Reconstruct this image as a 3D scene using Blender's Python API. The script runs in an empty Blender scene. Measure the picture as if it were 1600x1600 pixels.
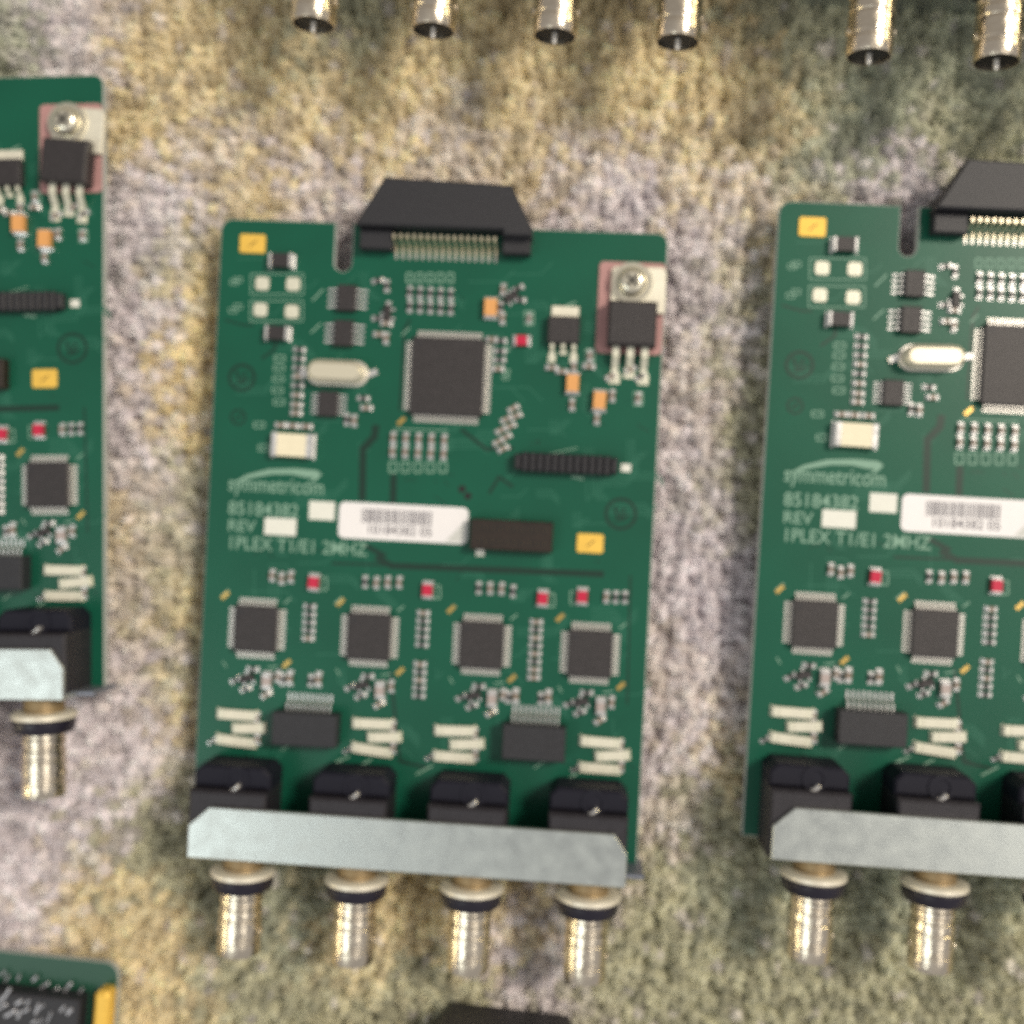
import bpy, bmesh, math, random
import numpy as np
from mathutils import Vector, Matrix
random.seed(4)
rng = np.random.default_rng(11)
S = bpy.context.scene
COL = S.collection
MM = 0.001
D = math.radians

# ------------------------------------------------------------------ camera, world, lamps, exposure
CAMH = 235.0            # lens height over the carpet, mm
FPX = 1740.0            # focal length in photo pixels (photo 1600 wide)
TILT = D(3.5)
cam_d = bpy.data.cameras.new('camera'); cam = bpy.data.objects.new('camera', cam_d); COL.objects.link(cam)
cam.location = (0, 0, CAMH*MM); cam.rotation_euler = (0, TILT, 0)
cam_d.sensor_width = 36; cam_d.lens = 36*FPX/1600
cam_d.clip_start = 0.005; cam_d.clip_end = 20
cam_d.dof.use_dof = True; cam_d.dof.focus_distance = 0.16; cam_d.dof.aperture_fstop = 12.5
S.camera = cam
S.view_settings.view_transform = 'Standard'; S.view_settings.look = 'None'
S.view_settings.exposure = -0.16; S.view_settings.gamma = 1
S.render.engine = 'CYCLES'
S.cycles.use_denoising = False
S.cycles.max_bounces = 6
S.cycles.sample_clamp_indirect = 3

w = bpy.data.worlds.new('World'); S.world = w; w.use_nodes = True
nt = w.node_tree; nt.nodes.clear()
wo = nt.nodes.new('ShaderNodeOutputWorld'); bg = nt.nodes.new('ShaderNodeBackground')
tc = nt.nodes.new('ShaderNodeTexCoord'); sp = nt.nodes.new('ShaderNodeSeparateXYZ')
rp = nt.nodes.new('ShaderNodeValToRGB')
nt.links.new(tc.outputs['Generated'], sp.inputs[0]); nt.links.new(sp.outputs['Y'], rp.inputs[0])
rp.color_ramp.elements[0].position = 0.0; rp.color_ramp.elements[0].color = (0.62, 0.60, 0.60, 1)
rp.color_ramp.elements[1].position = 1.0; rp.color_ramp.elements[1].color = (0.40, 0.36, 0.31, 1)
nt.links.new(rp.outputs[0], bg.inputs['Color']); bg.inputs['Strength'].default_value = 0.68
nt.links.new(bg.outputs[0], wo.inputs[0])

def lamp(name, loc, target, size, power, color, size_y=None):
    l = bpy.data.lights.new(name, 'AREA'); l.shape = 'RECTANGLE'; l.size = size; l.size_y = size_y or size
    l.energy = power; l.color = color
    o = bpy.data.objects.new(name, l); COL.objects.link(o); o.location = loc
    d = Vector(target)-Vector(loc); o.rotation_euler = d.to_track_quat('-Z', 'Y').to_euler()
    return o
lamp('ceiling_lamp', (1.22, 0.60, 1.68), (0, 0, 0), 0.46, 43.0, (1.0, 0.90, 0.76))
lamp('side_lamp', (-1.5, -0.60, 0.42), (0, 0, 0), 0.10, 2.0, (1.0, 0.84, 0.48), 0.40)
lamp('far_side_lamp', (1.5, 0.62, 0.46), (0, 0, 0), 0.10, 2.4, (1.0, 0.82, 0.42), 0.40)
lamp('right_fill_panel', (1.0, -0.50, 1.5), (0, 0, 0), 0.5, 2.2, (1.0, 0.95, 0.86))  # added light with no known source, brightens the right board's bracket
lamp('left_fill_panel', (-0.95, -0.60, 1.55), (0, 0, 0), 0.70, 5.6, (0.92, 1.0, 0.97))  # invented soft panel, mirrored in the barrels and the flange's left half

# ------------------------------------------------------------------ photogrammetry helpers
def P(u, v, z):
    """photo pixel -> world point (mm) on the plane at height z"""
    x, y, q = (u-800)/FPX, -(v-800)/FPX, -1.0
    c, s = math.cos(TILT), math.sin(TILT)
    dx, dz = c*x+s*q, -s*x+c*q
    k = (z-CAMH)/dz
    return Vector((k*dx, k*y, z))
TB = 8.0                                   # top face of the boards over the carpet, mm
ORG = P(346, 341, TB); ROT = D(-2.85)
def L(u, v, z=0.0):
    """photo pixel on the middle board -> board millimetres (origin at its top left corner)"""
    p = P(u, v, TB+z)-ORG
    c, s = math.cos(-ROT), math.sin(-ROT)
    return Vector((c*p.x-s*p.y, s*p.x+c*p.y, z))

# ------------------------------------------------------------------ materials
MAT = {}
def mat(name, color, rough=0.5, metal=0.0, spec=0.5, noise=0.0, nscale=600, coat=0.0, bump=0.0, bscale=2500, rvar=0.0, color2=None):
    m = bpy.data.materials.new(name); m.use_nodes = True; MAT[name] = m
    n = m.node_tree; b = n.nodes['Principled BSDF']
    b.inputs['Base Color'].default_value = (*color, 1); b.inputs['Roughness'].default_value = rough
    b.inputs['Metallic'].default_value = metal; b.inputs['Specular IOR Level'].default_value = spec
    b.inputs['Coat Weight'].default_value = coat; b.inputs['Coat Roughness'].default_value = 0.15
    t = n.nodes.new('ShaderNodeTexCoord')
    nz = n.nodes.new('ShaderNodeTexNoise'); nz.inputs['Scale'].default_value = nscale; nz.inputs['Detail'].default_value = 5
    n.links.new(t.outputs['Object'], nz.inputs['Vector'])
    if noise or color2:
        r = n.nodes.new('ShaderNodeValToRGB'); n.links.new(nz.outputs['Fac'], r.inputs[0])
        r.color_ramp.elements[0].position = 0.3; r.color_ramp.elements[1].position = 0.7
        a = tuple(max(0, c*(1-noise)) for c in color); z = color2 or tuple(c*(1+noise) for c in color)
        r.color_ramp.elements[0].color = (*a, 1); r.color_ramp.elements[1].color = (*z, 1)
        n.links.new(r.outputs[0], b.inputs['Base Color'])
    if rvar:
        mr = n.nodes.new('ShaderNodeMapRange'); n.links.new(nz.outputs['Fac'], mr.inputs['Value'])
        mr.inputs['From Min'].default_value = 0.3; mr.inputs['From Max'].default_value = 0.7
        mr.inputs['To Min'].default_value = rough-rvar; mr.inputs['To Max'].default_value = rough+rvar
        n.links.new(mr.outputs[0], b.inputs['Roughness'])
    if bump:
        n2 = n.nodes.new('ShaderNodeTexNoise'); n2.inputs['Scale'].default_value = bscale; n2.inputs['Detail'].default_value = 3
        n.links.new(t.outputs['Object'], n2.inputs['Vector'])
        bp = n.nodes.new('ShaderNodeBump'); bp.inputs['Strength'].default_value = bump; bp.inputs['Distance'].default_value = 0.0002
        n.links.new(n2.outputs['Fac'], bp.inputs['Height']); n.links.new(bp.outputs[0], b.inputs['Normal'])
    return m
mat('soldermask', (0.003, 0.088, 0.050), 0.36, spec=0.38, noise=0.10, nscale=45, coat=0.10, bump=0.10, bscale=1800)
mat('mask_gap', (0.003, 0.030, 0.018), 0.4)
mat('trace', (0.020, 0.135, 0.085), 0.36)
mat('dark_brass', (0.30, 0.22, 0.12), 0.5, 0.6)
mat('spring_dull', (0.09, 0.06, 0.03), 0.5, 0.4)
mat('pin_grey', (0.42, 0.42, 0.45), 0.45, 0.6)
mat('label_film', (0.62, 0.63, 0.60), 0.3)
mat('mask_edge', (0.38, 0.42, 0.36), 0.55)
mat('laminate', (0.40, 0.42, 0.40), 0.6)
mat('silk', (0.22, 0.38, 0.29), 0.6)
mat('silk_solid', (0.78, 0.79, 0.72), 0.6, noise=0.04, nscale=900)
mat('chip_black', (0.030, 0.026, 0.028), 0.48, noise=0.25, nscale=1500, bump=0.3, bscale=5000)
mat('moulded_black', (0.022, 0.022, 0.027), 0.50, noise=0.2, nscale=1500, bump=0.3, bscale=4000)
mat('housing_black', (0.020, 0.018, 0.024), 0.50, bump=0.3, bscale=4000, noise=0.2)
mat('housing_navy', (0.007, 0.007, 0.016), 0.6, bump=0.2, spec=0.3)
mat('brown_black', (0.018, 0.010, 0.006), 0.5, noise=0.3)
mat('tin', (0.86, 0.85, 0.84), 0.30, 0.75, noise=0.08, rvar=0.08, nscale=1500)
mat('lead_tin', (0.82, 0.79, 0.74), 0.36, 0.7)
mat('gold', (0.86, 0.58, 0.18), 0.34, 1.0, noise=0.08)
mat('pin_gold', (0.94, 0.84, 0.62), 0.32, 0.8)
mat('gold_flat', (0.88, 0.56, 0.10), 0.55, 0.3, noise=0.06, nscale=900)
mat('solder_cream', (0.74, 0.73, 0.60), 0.42, 0.25, noise=0.08, nscale=1500, bump=0.3)
mat('ceramic_cream', (0.74, 0.72, 0.60), 0.5, noise=0.10, nscale=1500)
mat('ceramic_fuse', (0.85, 0.78, 0.58), 0.5, noise=0.04)
mat('cap_body', (0.22, 0.17, 0.13), 0.45, noise=0.1)
mat('res_body', (0.03, 0.03, 0.03), 0.4)
mat('pinkish_cap', (0.45, 0.38, 0.36), 0.4, 0.2)
mat('orange', (0.74, 0.36, 0.12), 0.5, noise=0.06)
mat('red_led', (0.55, 0.012, 0.055), 0.35, coat=0.4)
mat('pink_pad', (0.44, 0.24, 0.23), 0.6, noise=0.06)
mat('tab_tin', (0.86, 0.82, 0.68), 0.45, 0.4, noise=0.05, bump=0.2)
mat('screw_steel', (0.84, 0.79, 0.64), 0.26, 0.85)
mat('dark_recess', (0.006, 0.006, 0.006), 0.6)
mat('label_white', (0.86, 0.84, 0.85), 0.5, noise=0.02)
mat('label_ink', (0.10, 0.09, 0.11), 0.6)
mat('plate_steel', (0.58, 0.62, 0.60), 0.36, 0.9, noise=0.02, nscale=300, bump=0.12, bscale=2500, rvar=0.06)
mat('plate_inner', (0.25, 0.27, 0.33), 0.45, 0.6)
mat('nickel', (0.80, 0.71, 0.57), 0.24, 1.0, rvar=0.10, nscale=420, bump=0.7, bscale=620)
mat('washer_brass', (0.88, 0.82, 0.68), 0.40, 0.45, rvar=0.1, nscale=500)
mat('ring_black', (0.012, 0.010, 0.020), 0.35)
mat('can_metal', (0.78, 0.73, 0.58), 0.46, 0.7)
mat('copper_line', (0.50, 0.28, 0.20), 0.4, 0.5)

# ------------------------------------------------------------------ mesh builder (millimetres in, metres out)
class MB:
    def __init__(s): s.v = []; s.f = []; s.m = []
    def add(s, vs, fs, mi=0, M=None):
        o = len(s.v)
        s.v += [tuple(M @ Vector(p)) if M else tuple(p) for p in vs]
        s.f += [tuple(i+o for i in f) for f in fs]; s.m += [mi]*len(fs); return s
    def box(s, c, d, mi=0, rz=0.0, bev=0.0, taper=0.0):
        x, y, z = d[0]/2, d[1]/2, d[2]/2
        M = Matrix.Translation(c) @ Matrix.Rotation(rz, 4, 'Z')
        if bev <= 0:
            t = taper
            vs = [(-x, -y, -z), (x, -y, -z), (x, y, -z), (-x, y, -z), (-x+t, -y+t, z), (x-t, -y+t, z), (x-t, y-t, z), (-x+t, y-t, z)]
            return s.add(vs, [(3, 2, 1, 0), (4, 5, 6, 7), (0, 1, 5, 4), (1, 2, 6, 5), (2, 3, 7, 6), (3, 0, 4, 7)], mi, M)
        b = bev
        vs = [(-x, -y, -z), (x, -y, -z), (x, y, -z), (-x, y, -z)]
        vs += [(-x, -y, z-b), (x, -y, z-b), (x, y, z-b), (-x, y, z-b)]
        vs += [(-x+b, -y+b, z), (x-b, -y+b, z), (x-b, y-b, z), (-x+b, y-b, z)]
        fs = [(3, 2, 1, 0), (8, 9, 10, 11)]
        for i in range(4):
            j = (i+1) % 4; fs += [(i, j, 4+j, 4+i), (4+i, 4+j, 8+j, 8+i)]
        return s.add(vs, fs, mi, M)
    def prism(s, pts, z0, z1, mi=0, side=None, bev=0.0):
        n = len(pts); A = 0
        for i in range(n):
            a, b = pts[i], pts[(i+1) % n]; A += a[0]*b[1]-b[0]*a[1]
        if A < 0: pts = pts[::-1]
        bot = [(p[0], p[1], z0) for p in pts]
        if bev > 0:
            ins = []
            for i in range(n):
                a, b, c = Vector(pts[i-1][:2]), Vector(pts[i][:2]), Vector(pts[(i+1) % n][:2])
                d1, d2 = (b-a).normalized(), (c-b).normalized()
                nn = Vector((-d1.y-d2.y, d1.x+d2.x)); nn.normalize()
                k = bev/max(0.4, nn.dot(Vector((-d1.y, d1.x)))); ins.append(b+nn*k)
            vs = bot+[(p[0], p[1], z1-bev) for p in pts]+[(p.x, p.y, z1) for p in ins]
            s.add(vs, [tuple(range(n))[::-1], tuple(range(2*n, 3*n))], mi)
            fs = []
            for i in range(n):
                j = (i+1) % n; fs += [(i, j, n+j, n+i), (n+i, n+j, 2*n+j, 2*n+i)]
            o = len(s.v)-3*n
            s.f += [tuple(i+o for i in f) for f in fs]; s.m += [mi if side is None else side]*len(fs); return s
        s.add(bot+[(p[0], p[1], z1) for p in pts], [tuple(range(n))[::-1], tuple(range(n, 2*n))], mi)
        o = len(s.v)-2*n
        for i in range(n):
            j = (i+1) % n; s.f.append((o+i, o+j, o+n+j, o+n+i)); s.m.append(mi if side is None else side)
        return s
    def lathe(s, prof, M, seg=32, mi=0):
        """prof: (radius, height) pairs along local z"""
        vs = []; fs = []; n = len(prof)
        for r, h in prof:
            for k in range(seg):
                a = 2*math.pi*k/seg; vs.append((r*math.cos(a), r*math.sin(a), h))
        for i in range(n-1):
            for k in range(seg):
                j = (k+1) % seg; fs.append((i*seg+k, i*seg+j, (i+1)*seg+j, (i+1)*seg+k))
        fs.append(tuple(range(seg))[::-1]); fs.append(tuple((n-1)*seg+k for k in range(seg)))
        return s.add(vs, fs, mi, M)
    def cyl(s, c, r, h, mi=0, seg=24, bev=0.0, M=None):
        pr = [(r, 0), (r, h)] if not bev else [(r, 0), (r, h-bev), (r-bev, h)]
        return s.lathe(pr, (M or Matrix.Translation(c)), seg, mi)
    def ring(s, c, r0, r1, z0, z1, mi=0, seg=36):
        vs = []; fs = []
        for k in range(seg):
            a = 2*math.pi*k/seg; x, y = math.cos(a), math.sin(a)
            vs += [(c[0]+r0*x, c[1]+r0*y, z0), (c[0]+r1*x, c[1]+r1*y, z0), (c[0]+r1*x, c[1]+r1*y, z1), (c[0]+r0*x, c[1]+r0*y, z1)]
        for k in range(seg):
            a, b = 4*k, 4*((k+1) % seg)
            fs += [(a+1, b+1, b+2, a+2), (a+2, b+2, b+3, a+3), (a+3, b+3, b, a), (a, b, b+1, a+1)]
        return s.add(vs, fs, mi)
    def bar(s, pts, w, h, mi=0):
        """flat strip of width w, thickness h following pts (bent lead)"""
        for a, b in zip(pts[:-1], pts[1:]):
            a, b = Vector(a), Vector(b); d = (b-a); l = d.length; d.normalize()
            sx = Vector((0, 0, 1)).cross(d)
            sx = sx.normalized() if sx.length > 1e-6 else Vector((1, 0, 0))
            up = d.cross(sx).normalized()
            vs = [a+sx*w/2*i+up*h/2*j for i, j in ((-1, -1), (1, -1), (1, 1), (-1, 1))]+[b+sx*w/2*i+up*h/2*j for i, j in ((-1, -1), (1, -1), (1, 1), (-1, 1))]
            s.add(vs, [(0, 1, 2, 3), (7, 6, 5, 4), (0, 4, 5, 1), (1, 5, 6, 2), (2, 6, 7, 3), (3, 7, 4, 0)], mi)
        return s
    def data(s, name, mats, smooth=None):
        me = bpy.data.meshes.new(name)
        me.from_pydata([(x*MM, y*MM, z*MM) for x, y, z in s.v], [], s.f)
        for m in mats: me.materials.append(MAT[m])
        me.polygons.foreach_set('material_index', s.m)
        me.update()
        bm = bmesh.new(); bm.from_mesh(me); bmesh.ops.recalc_face_normals(bm, faces=bm.faces); bm.to_mesh(me); bm.free()
        if smooth:
            me.polygons.foreach_set('use_smooth', [True]*len(me.polygons))
            me.set_sharp_from_angle(angle=D(smooth))
        return me
def ob(name, me, parent=None, loc=(0, 0, 0), rz=0.0, sc=None):
    o = bpy.data.objects.new(name, me); COL.objects.link(o)
    if parent: o.parent = parent
    o.location = (loc[0]*MM, loc[1]*MM, loc[2]*MM); o.rotation_euler = (0, 0, rz)
    if sc: o.scale = sc
    return o
def thing(name, label, cat, loc, rz, group=None):
    o = ob(name, None, None, loc, rz); o['label'] = label; o['category'] = cat
    o.empty_display_size = 0.01
    if group: o['group'] = group
    return o
def kids(o): return [c for c in bpy.data.objects if c.parent == o]
def dup(o, parent=None, skip=()):
    ch = kids(o)
    c = o.copy(); COL.objects.link(c); c.parent = parent
    for k in ch:
        if k.name.split('.')[0] in skip: continue
        dup(k, c, skip)
    return c

# ------------------------------------------------------------------ carpet
def grid_noise(x, y, cell, seed):
    r = np.random.default_rng(seed); g = r.random((256, 256))
    X = x/cell+1000; Y = y/cell+1000
    ix = np.floor(X).astype(int); iy = np.floor(Y).astype(int); fx = X-ix; fy = Y-iy
    fx = fx*fx*(3-2*fx); fy = fy*fy*(3-2*fy)
    a = g[ix % 256, iy % 256]; b = g[(ix+1) % 256, iy % 256]; c = g[ix % 256, (iy+1) % 256]; d = g[(ix+1) % 256, (iy+1) % 256]
    return (a*(1-fx)+b*fx)*(1-fy)+(c*(1-fx)+d*fx)*fy
YARN = {'T': (0.85, 0.715, 0.455), 'Y': (0.88, 0.715, 0.39), 'M': (0.82, 0.75, 0.78), 'O': (0.55, 0.535, 0.38),
        'G': (0.48, 0.50, 0.38), 'P': (0.84, 0.75, 0.68)}
PATCH = """60 40 M 40 95 G 0 20 G 110 60 M 160 30 P 250 60 T 400 60 T 600 80 T 800 100 T 1000 100 T 1150 150 T 1270 60 O 1400 150 G
1550 150 G 1300 220 G 1500 200 O 1200 230 T 230 180 T 400 190 T 600 190 T 800 170 T 1000 190 T 1120 230 T 250 320 M 340 240 P 400 300 T
500 270 M 560 220 T 740 220 P 840 240 T 900 270 P 1000 260 M 960 320 M 1100 280 T 1170 300 M 1130 350 M 1380 290 M 1280 260 G 200 400 M
260 400 G 310 420 T 220 500 M 300 500 Y 310 600 Y 290 650 Y 200 600 M 240 680 M 200 750 M 270 750 O 190 830 T 235 820 P 290 850 O
200 910 P 260 920 O 290 960 T 210 1000 P 220 1060 M 290 1050 O 180 1150 M 240 1180 M 290 1130 T 280 1250 O 120 1250 M 30 1330 M
60 1400 M 200 1330 O 100 1430 T 200 1430 T 300 1390 O 150 1470 T 250 1500 T 350 1500 O 250 1570 T 400 1550 O 600 1560 O 550 1480 T
650 1430 T 780 1420 T 850 1480 M 845 1540 M 700 1550 O 10 1430 M 1090 400 M 1150 420 O 1200 380 T 1100 500 M 1160 560 O 1090 620 P
1075 700 M 1150 700 O 1150 780 O 1095 800 M 1060 900 M 1130 900 M 1100 980 M 1060 1050 P 1120 1080 M 1040 1150 M 1030 1230 M 1150 1150 T
1110 1240 O 1020 1300 P 1100 1340 O 1040 1420 O 1150 1400 G 1100 1500 O 1200 1550 O 1400 1530 O 1550 1560 O 1350 1420 G 1500 1400 G
960 1480 O 1540 1480 O 420 1440 G 920 1560 O 1300 1480 O 470 1500 O 350 120 T 550 20 O 760 20 T 950 20 T""".split()
pc = [(P(float(PATCH[i]), float(PATCH[i+1]), 0), YARN[PATCH[i+2]]) for i in range(0, len(PATCH), 3)]
def yarn_color(x0, y0):
    _, x, y, tv = tufts(x0, y0); x = x*0.8+x0*0.2; y = y*0.8+y0*0.2
    wx = x+9*(grid_noise(x, y, 6, 1)-0.5)+7*(grid_noise(x, y, 2.4, 2)-0.5)
    wy = y+9*(grid_noise(x, y, 6, 3)-0.5)+7*(grid_noise(x, y, 2.4, 4)-0.5)
    wx = wx+12*(tv[:, 2]-0.5); wy = wy+12*(tv[:, 0]-0.5)
    out = np.zeros((len(x), 3)); W = np.zeros(len(x))
    best = np.full(len(x), 1e9)
    for p, c in pc: best = np.minimum(best, (wx-p.x)**2+(wy-p.y)**2)
    for p, c in pc:
        d = (wx-p.x)**2+(wy-p.y)**2
        k = np.exp(-(d-best)/60.0); W += k; out += k[:, None]*np.array(c)
    out /= W[:, None]
    v = 1.05+0.62*(tv[:, 1]-0.5)+0.30*(grid_noise(x, y, 2.1, 5)-0.5)
    # stray yarns of other colours
    q = grid_noise(x, y, 1.7, 8)
    mixc = np.array(YARN['M']); out = np.where((q > 0.84)[:, None], out*0.55+mixc*0.45, out)
    return out*v[:, None]
TS = 2.3                                   # tuft spacing, mm
_tr = np.random.default_rng(77); TJ = _tr.random((256, 256, 2)); TV = _tr.random((256, 256, 3))
def tufts(x, y):
    """nearest yarn tuft: distance, its centre and its own random numbers"""
    cx = np.floor(x/TS).astype(int); cy = np.floor(y/TS).astype(int)
    bd = np.full(len(x), 1e9); bx = np.zeros(len(x)); by = np.zeros(len(x)); bv = np.zeros((len(x), 3))
    for i in (-1, 0, 1):
        for j in (-1, 0, 1):
            a, b = cx+i, cy+j; q = TJ[a % 256, b % 256]
            px = (a+0.1+0.8*q[:, 0])*TS; py = (b+0.1+0.8*q[:, 1])*TS
            d = np.hypot(x-px, y-py); k = d < bd
            bd = np.where(k, d, bd); bx = np.where(k, px, bx); by = np.where(k, py, by)
            bv = np.where(k[:, None], TV[a % 256, b % 256], bv)
    return bd, bx, by, bv
def pile_height(x, y):
    d, bx, by, bv = tufts(x, y)
    return 3.0*(1-(d/(0.70*TS))**2).clip(-1, 1)+1.2*(bv[:, 0]-0.5)+0.4*(grid_noise(x, y, 1.0, 22)-0.5)+1.0*(grid_noise(x, y, 14, 23)-0.5)-0.5
def carpet():
    R = 185.0; n = 620
    gx, gy = np.meshgrid(np.linspace(-R, R, n), np.linspace(-R, R, n), indexing='ij')
    x = gx.ravel(); y = gy.ravel()
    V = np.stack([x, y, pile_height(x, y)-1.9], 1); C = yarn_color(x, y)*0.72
    i, j = np.meshgrid(np.arange(n-1), np.arange(n-1), indexing='ij'); a = (i*n+j).ravel()
    F = np.stack([a, a+n, a+n+1, a+1], 1)
    # yarn ends: bent tapering blades
    N = 430000; RB = 165.0
    bx = rng.uniform(-RB, RB, N); by = rng.uniform(-RB, RB, N)
    _, qx, qy, qv = tufts(bx, by); ang = np.arctan2(by-qy, bx-qx)+rng.normal(0, 0.8, N)
    tuft = np.round(bx/1.5)*7.13+np.round(by/1.5)*3.77; tint = 0.95+0.10*(np.abs(np.sin(tuft*12.9898)*43758.5) % 1)
    ln = rng.uniform(0.8, 1.8, N); wd = rng.uniform(0.16, 0.34, N)
    h0 = pile_height(bx, by)-2.0
    lean = rng.uniform(0.15, 0.75, N)
    dx, dy = np.cos(ang), np.sin(ang)
    px, py = -dy, dx
    vs = []
    for t, ww in ((0, 1.0), (0.55, 0.9), (1.0, 0.35)):
        cx = bx+dx*ln*lean*t**1.5; cy = by+dy*ln*lean*t**1.5; cz = h0+ln*(1-0.45*lean)*math.sin(t*1.45)*0.9
        for sgn in (-1, 1):
            vs.append(np.stack([cx+px*wd*ww*sgn*0.5, cy+py*wd*ww*sgn*0.5, cz], 1))
    BV = np.stack(vs, 1).reshape(-1, 3)
    base = len(V)+np.arange(N)*6
    BF = np.concatenate([np.stack([base, base+1, base+3, base+2], 1), np.stack([base+2, base+3, base+5, base+4], 1)])
    bc = yarn_color(bx, by)*tint[:, None]*rng.uniform(0.93, 1.09, N)[:, None]
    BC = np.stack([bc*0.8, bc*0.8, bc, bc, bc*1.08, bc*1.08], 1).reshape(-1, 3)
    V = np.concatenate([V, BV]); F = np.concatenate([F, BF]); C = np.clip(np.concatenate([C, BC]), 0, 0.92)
    me = bpy.data.meshes.new('carpet')
    me.vertices.add(len(V)); me.vertices.foreach_set('co', (V*MM).astype(np.float32).ravel())
    me.loops.add(F.size); me.loops.foreach_set('vertex_index', F.astype(np.int32).ravel())
    me.polygons.add(len(F)); me.polygons.foreach_set('loop_start', np.arange(len(F), dtype=np.int32)*4)
    me.polygons.foreach_set('loop_total', np.full(len(F), 4, np.int32))
    me.update(calc_edges=True)
    at = me.color_attributes.new('yarn', 'FLOAT_COLOR', 'POINT')
    at.data.foreach_set('color', np.concatenate([C, np.ones((len(C), 1))], 1).astype(np.float32).ravel())
    m = bpy.data.materials.new('carpet_yarn'); m.use_nodes = True; nn = m.node_tree; b = nn.nodes['Principled BSDF']
    a = nn.nodes.new('ShaderNodeAttribute'); a.attribute_name = 'yarn'
    nz = nn.nodes.new('ShaderNodeTexNoise'); nz.inputs['Scale'].default_value = 900; nz.inputs['Detail'].default_value = 4
    t = nn.nodes.new('ShaderNodeTexCoord'); nn.links.new(t.outputs['Object'], nz.inputs['Vector'])
    mr = nn.nodes.new('ShaderNodeMapRange'); mr.inputs['To Min'].default_value = 0.88; mr.inputs['To Max'].default_value = 1.14
    nn.links.new(nz.outputs['Fac'], mr.inputs['Value'])
    mx = nn.nodes.new('ShaderNodeVectorMath'); mx.operation = 'SCALE'
    nn.links.new(a.outputs['Color'], mx.inputs[0]); nn.links.new(mr.outputs[0], mx.inputs['Scale'])
    nn.links.new(mx.outputs[0], b.inputs['Base Color']); b.inputs['Roughness'].default_value = 0.85
    b.inputs['Specular IOR Level'].default_value = 0.15; b.inputs['Sheen Weight'].default_value = 0.15
    me.materials.append(m)
    o = ob('carpet', me); o['kind'] = 'structure'; o['label'] = 'mottled tan, mauve and olive cut pile carpet'
    # plain carpet further out
    bk = MB().box((0, 0, -5), (1600, 1600, 2)); mat('carpet_far', (0.40, 0.34, 0.22), 0.9, noise=0.3, nscale=90)
    o2 = ob('carpet_backing', bk.data('carpet_backing', ['carpet_far'])); o2['kind'] = 'structure'
    o2['label'] = 'carpet backing under the pile'
carpet()

# ------------------------------------------------------------------ the interface board
W = (L(1043, 376)-L(345, 341)).length
HB = -L(1000, 1352).y
BT = 1.6
board = thing('circuit_board', 'whole green circuit board in the middle with black trapezoid edge connector and four metal sockets', 'circuit board',
              (ORG.x, ORG.y, 0), ROT, 'green circuit boards laid in rows on the carpet')
B0 = ob('assembly', None)    # temporary frame at board top level
def bp(name, me, loc=(0, 0, 0), rz=0.0, sc=None, parent=None):
    """part of the board; loc in board mm over its top face"""
    if parent is None: return ob(name, me, board, (loc[0], loc[1], loc[2]+TB), rz, sc)
    return ob(name, me, parent, loc, rz, sc)

def arc(cx, cy, r, a0, a1, n=6):
    return [(cx+r*math.cos(D(a0+(a1-a0)*i/n)), cy+r*math.sin(D(a0+(a1-a0)*i/n))) for i in range(n+1)]
su0 = L(526, 345).x; su1 = L(552, 345).x; sv = L(540, 424).y; sr = (su1-su0)/2; scx = (su0+su1)/2
outline = [(0, -3)]+arc(2.6, -2.6, 2.6, 180, 90)+[(su0, 0), (su0, sv+sr)]+arc(scx, sv+sr, sr, 180, 360, 10)[1:-1]+[(su1, sv+sr), (su1, 0)]
outline += arc(W-2.2, -2.2, 2.2, 90, 0)+[(W, -HB), (0, -HB)]
bp('laminate_sheet', MB().prism(outline, -BT, 0, 0, 1, bev=0.2).data('laminate_sheet', ['soldermask', 'laminate']))
# darker channels where the copper pour is split, etched round marks
t = MB()
def line(pts, wd, z=0.012, mi=0):
    for a, b in zip(pts[:-1], pts[1:]):
        a, b = Vector(a[:2]), Vector(b[:2]); d = (b-a).normalized()*wd*0.35; n = Vector((-(b-a).y, (b-a).x)).normalized()*wd/2
        q = [a-d-n, b+d-n, b+d+n, a-d+n]; t.add([(p.x, p.y, z) for p in q], [(0, 1, 2, 3)], mi); z += 0.003
def Q(*uv): return [L(u, v) for u, v in uv]
t = MB(); line(Q((566, 778), (567, 702), (585, 682), (587, 668)), 1.5); bp('pour_channel', t.data('pour_channel', ['mask_gap']))
t = MB(); line(Q((614, 782), (615, 745)), 1.4); bp('pour_channel', t.data('pour_channel', ['mask_gap']))
t = MB(); line(Q((590, 872), (612, 884), (940, 897)), 1.3); bp('pour_channel', t.data('pour_channel', ['mask_gap']))
t = MB(); line(Q((600, 868), (570, 852)), 1.0); bp('pour_channel', t.data('pour_channel', ['mask_gap']))
t = MB(); line(Q((722, 672), (760, 702), (800, 700)), 0.7); bp('pour_channel', t.data('pour_channel', ['mask_gap']))
t = MB(); line(Q((640, 500), (632, 515), (625, 640)), 0.5); bp('pour_channel', t.data('pour_channel', ['mask_gap']))
t = MB(); line(Q((800, 760), (780, 745), (765, 770)), 0.6); bp('pour_channel', t.data('pour_channel', ['mask_gap']))
t = MB(); line(Q((430, 520), (430, 545), (410, 560)), 0.5); bp('pour_channel', t.data('pour_channel', ['mask_gap']))
t = MB(); line(Q((352, 500), (380, 508), (395, 508)), 0.4); bp('pour_channel', t.data('pour_channel', ['mask_gap']))
t = MB(); line(Q((520, 880), (640, 884)), 0.5); bp('pour_channel', t.data('pour_channel', ['mask_gap']))
t = MB(); line(Q((610, 1050), (625, 1190), (670, 1200)), 0.6); bp('pour_channel', t.data('pour_channel', ['mask_gap']))
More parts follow.
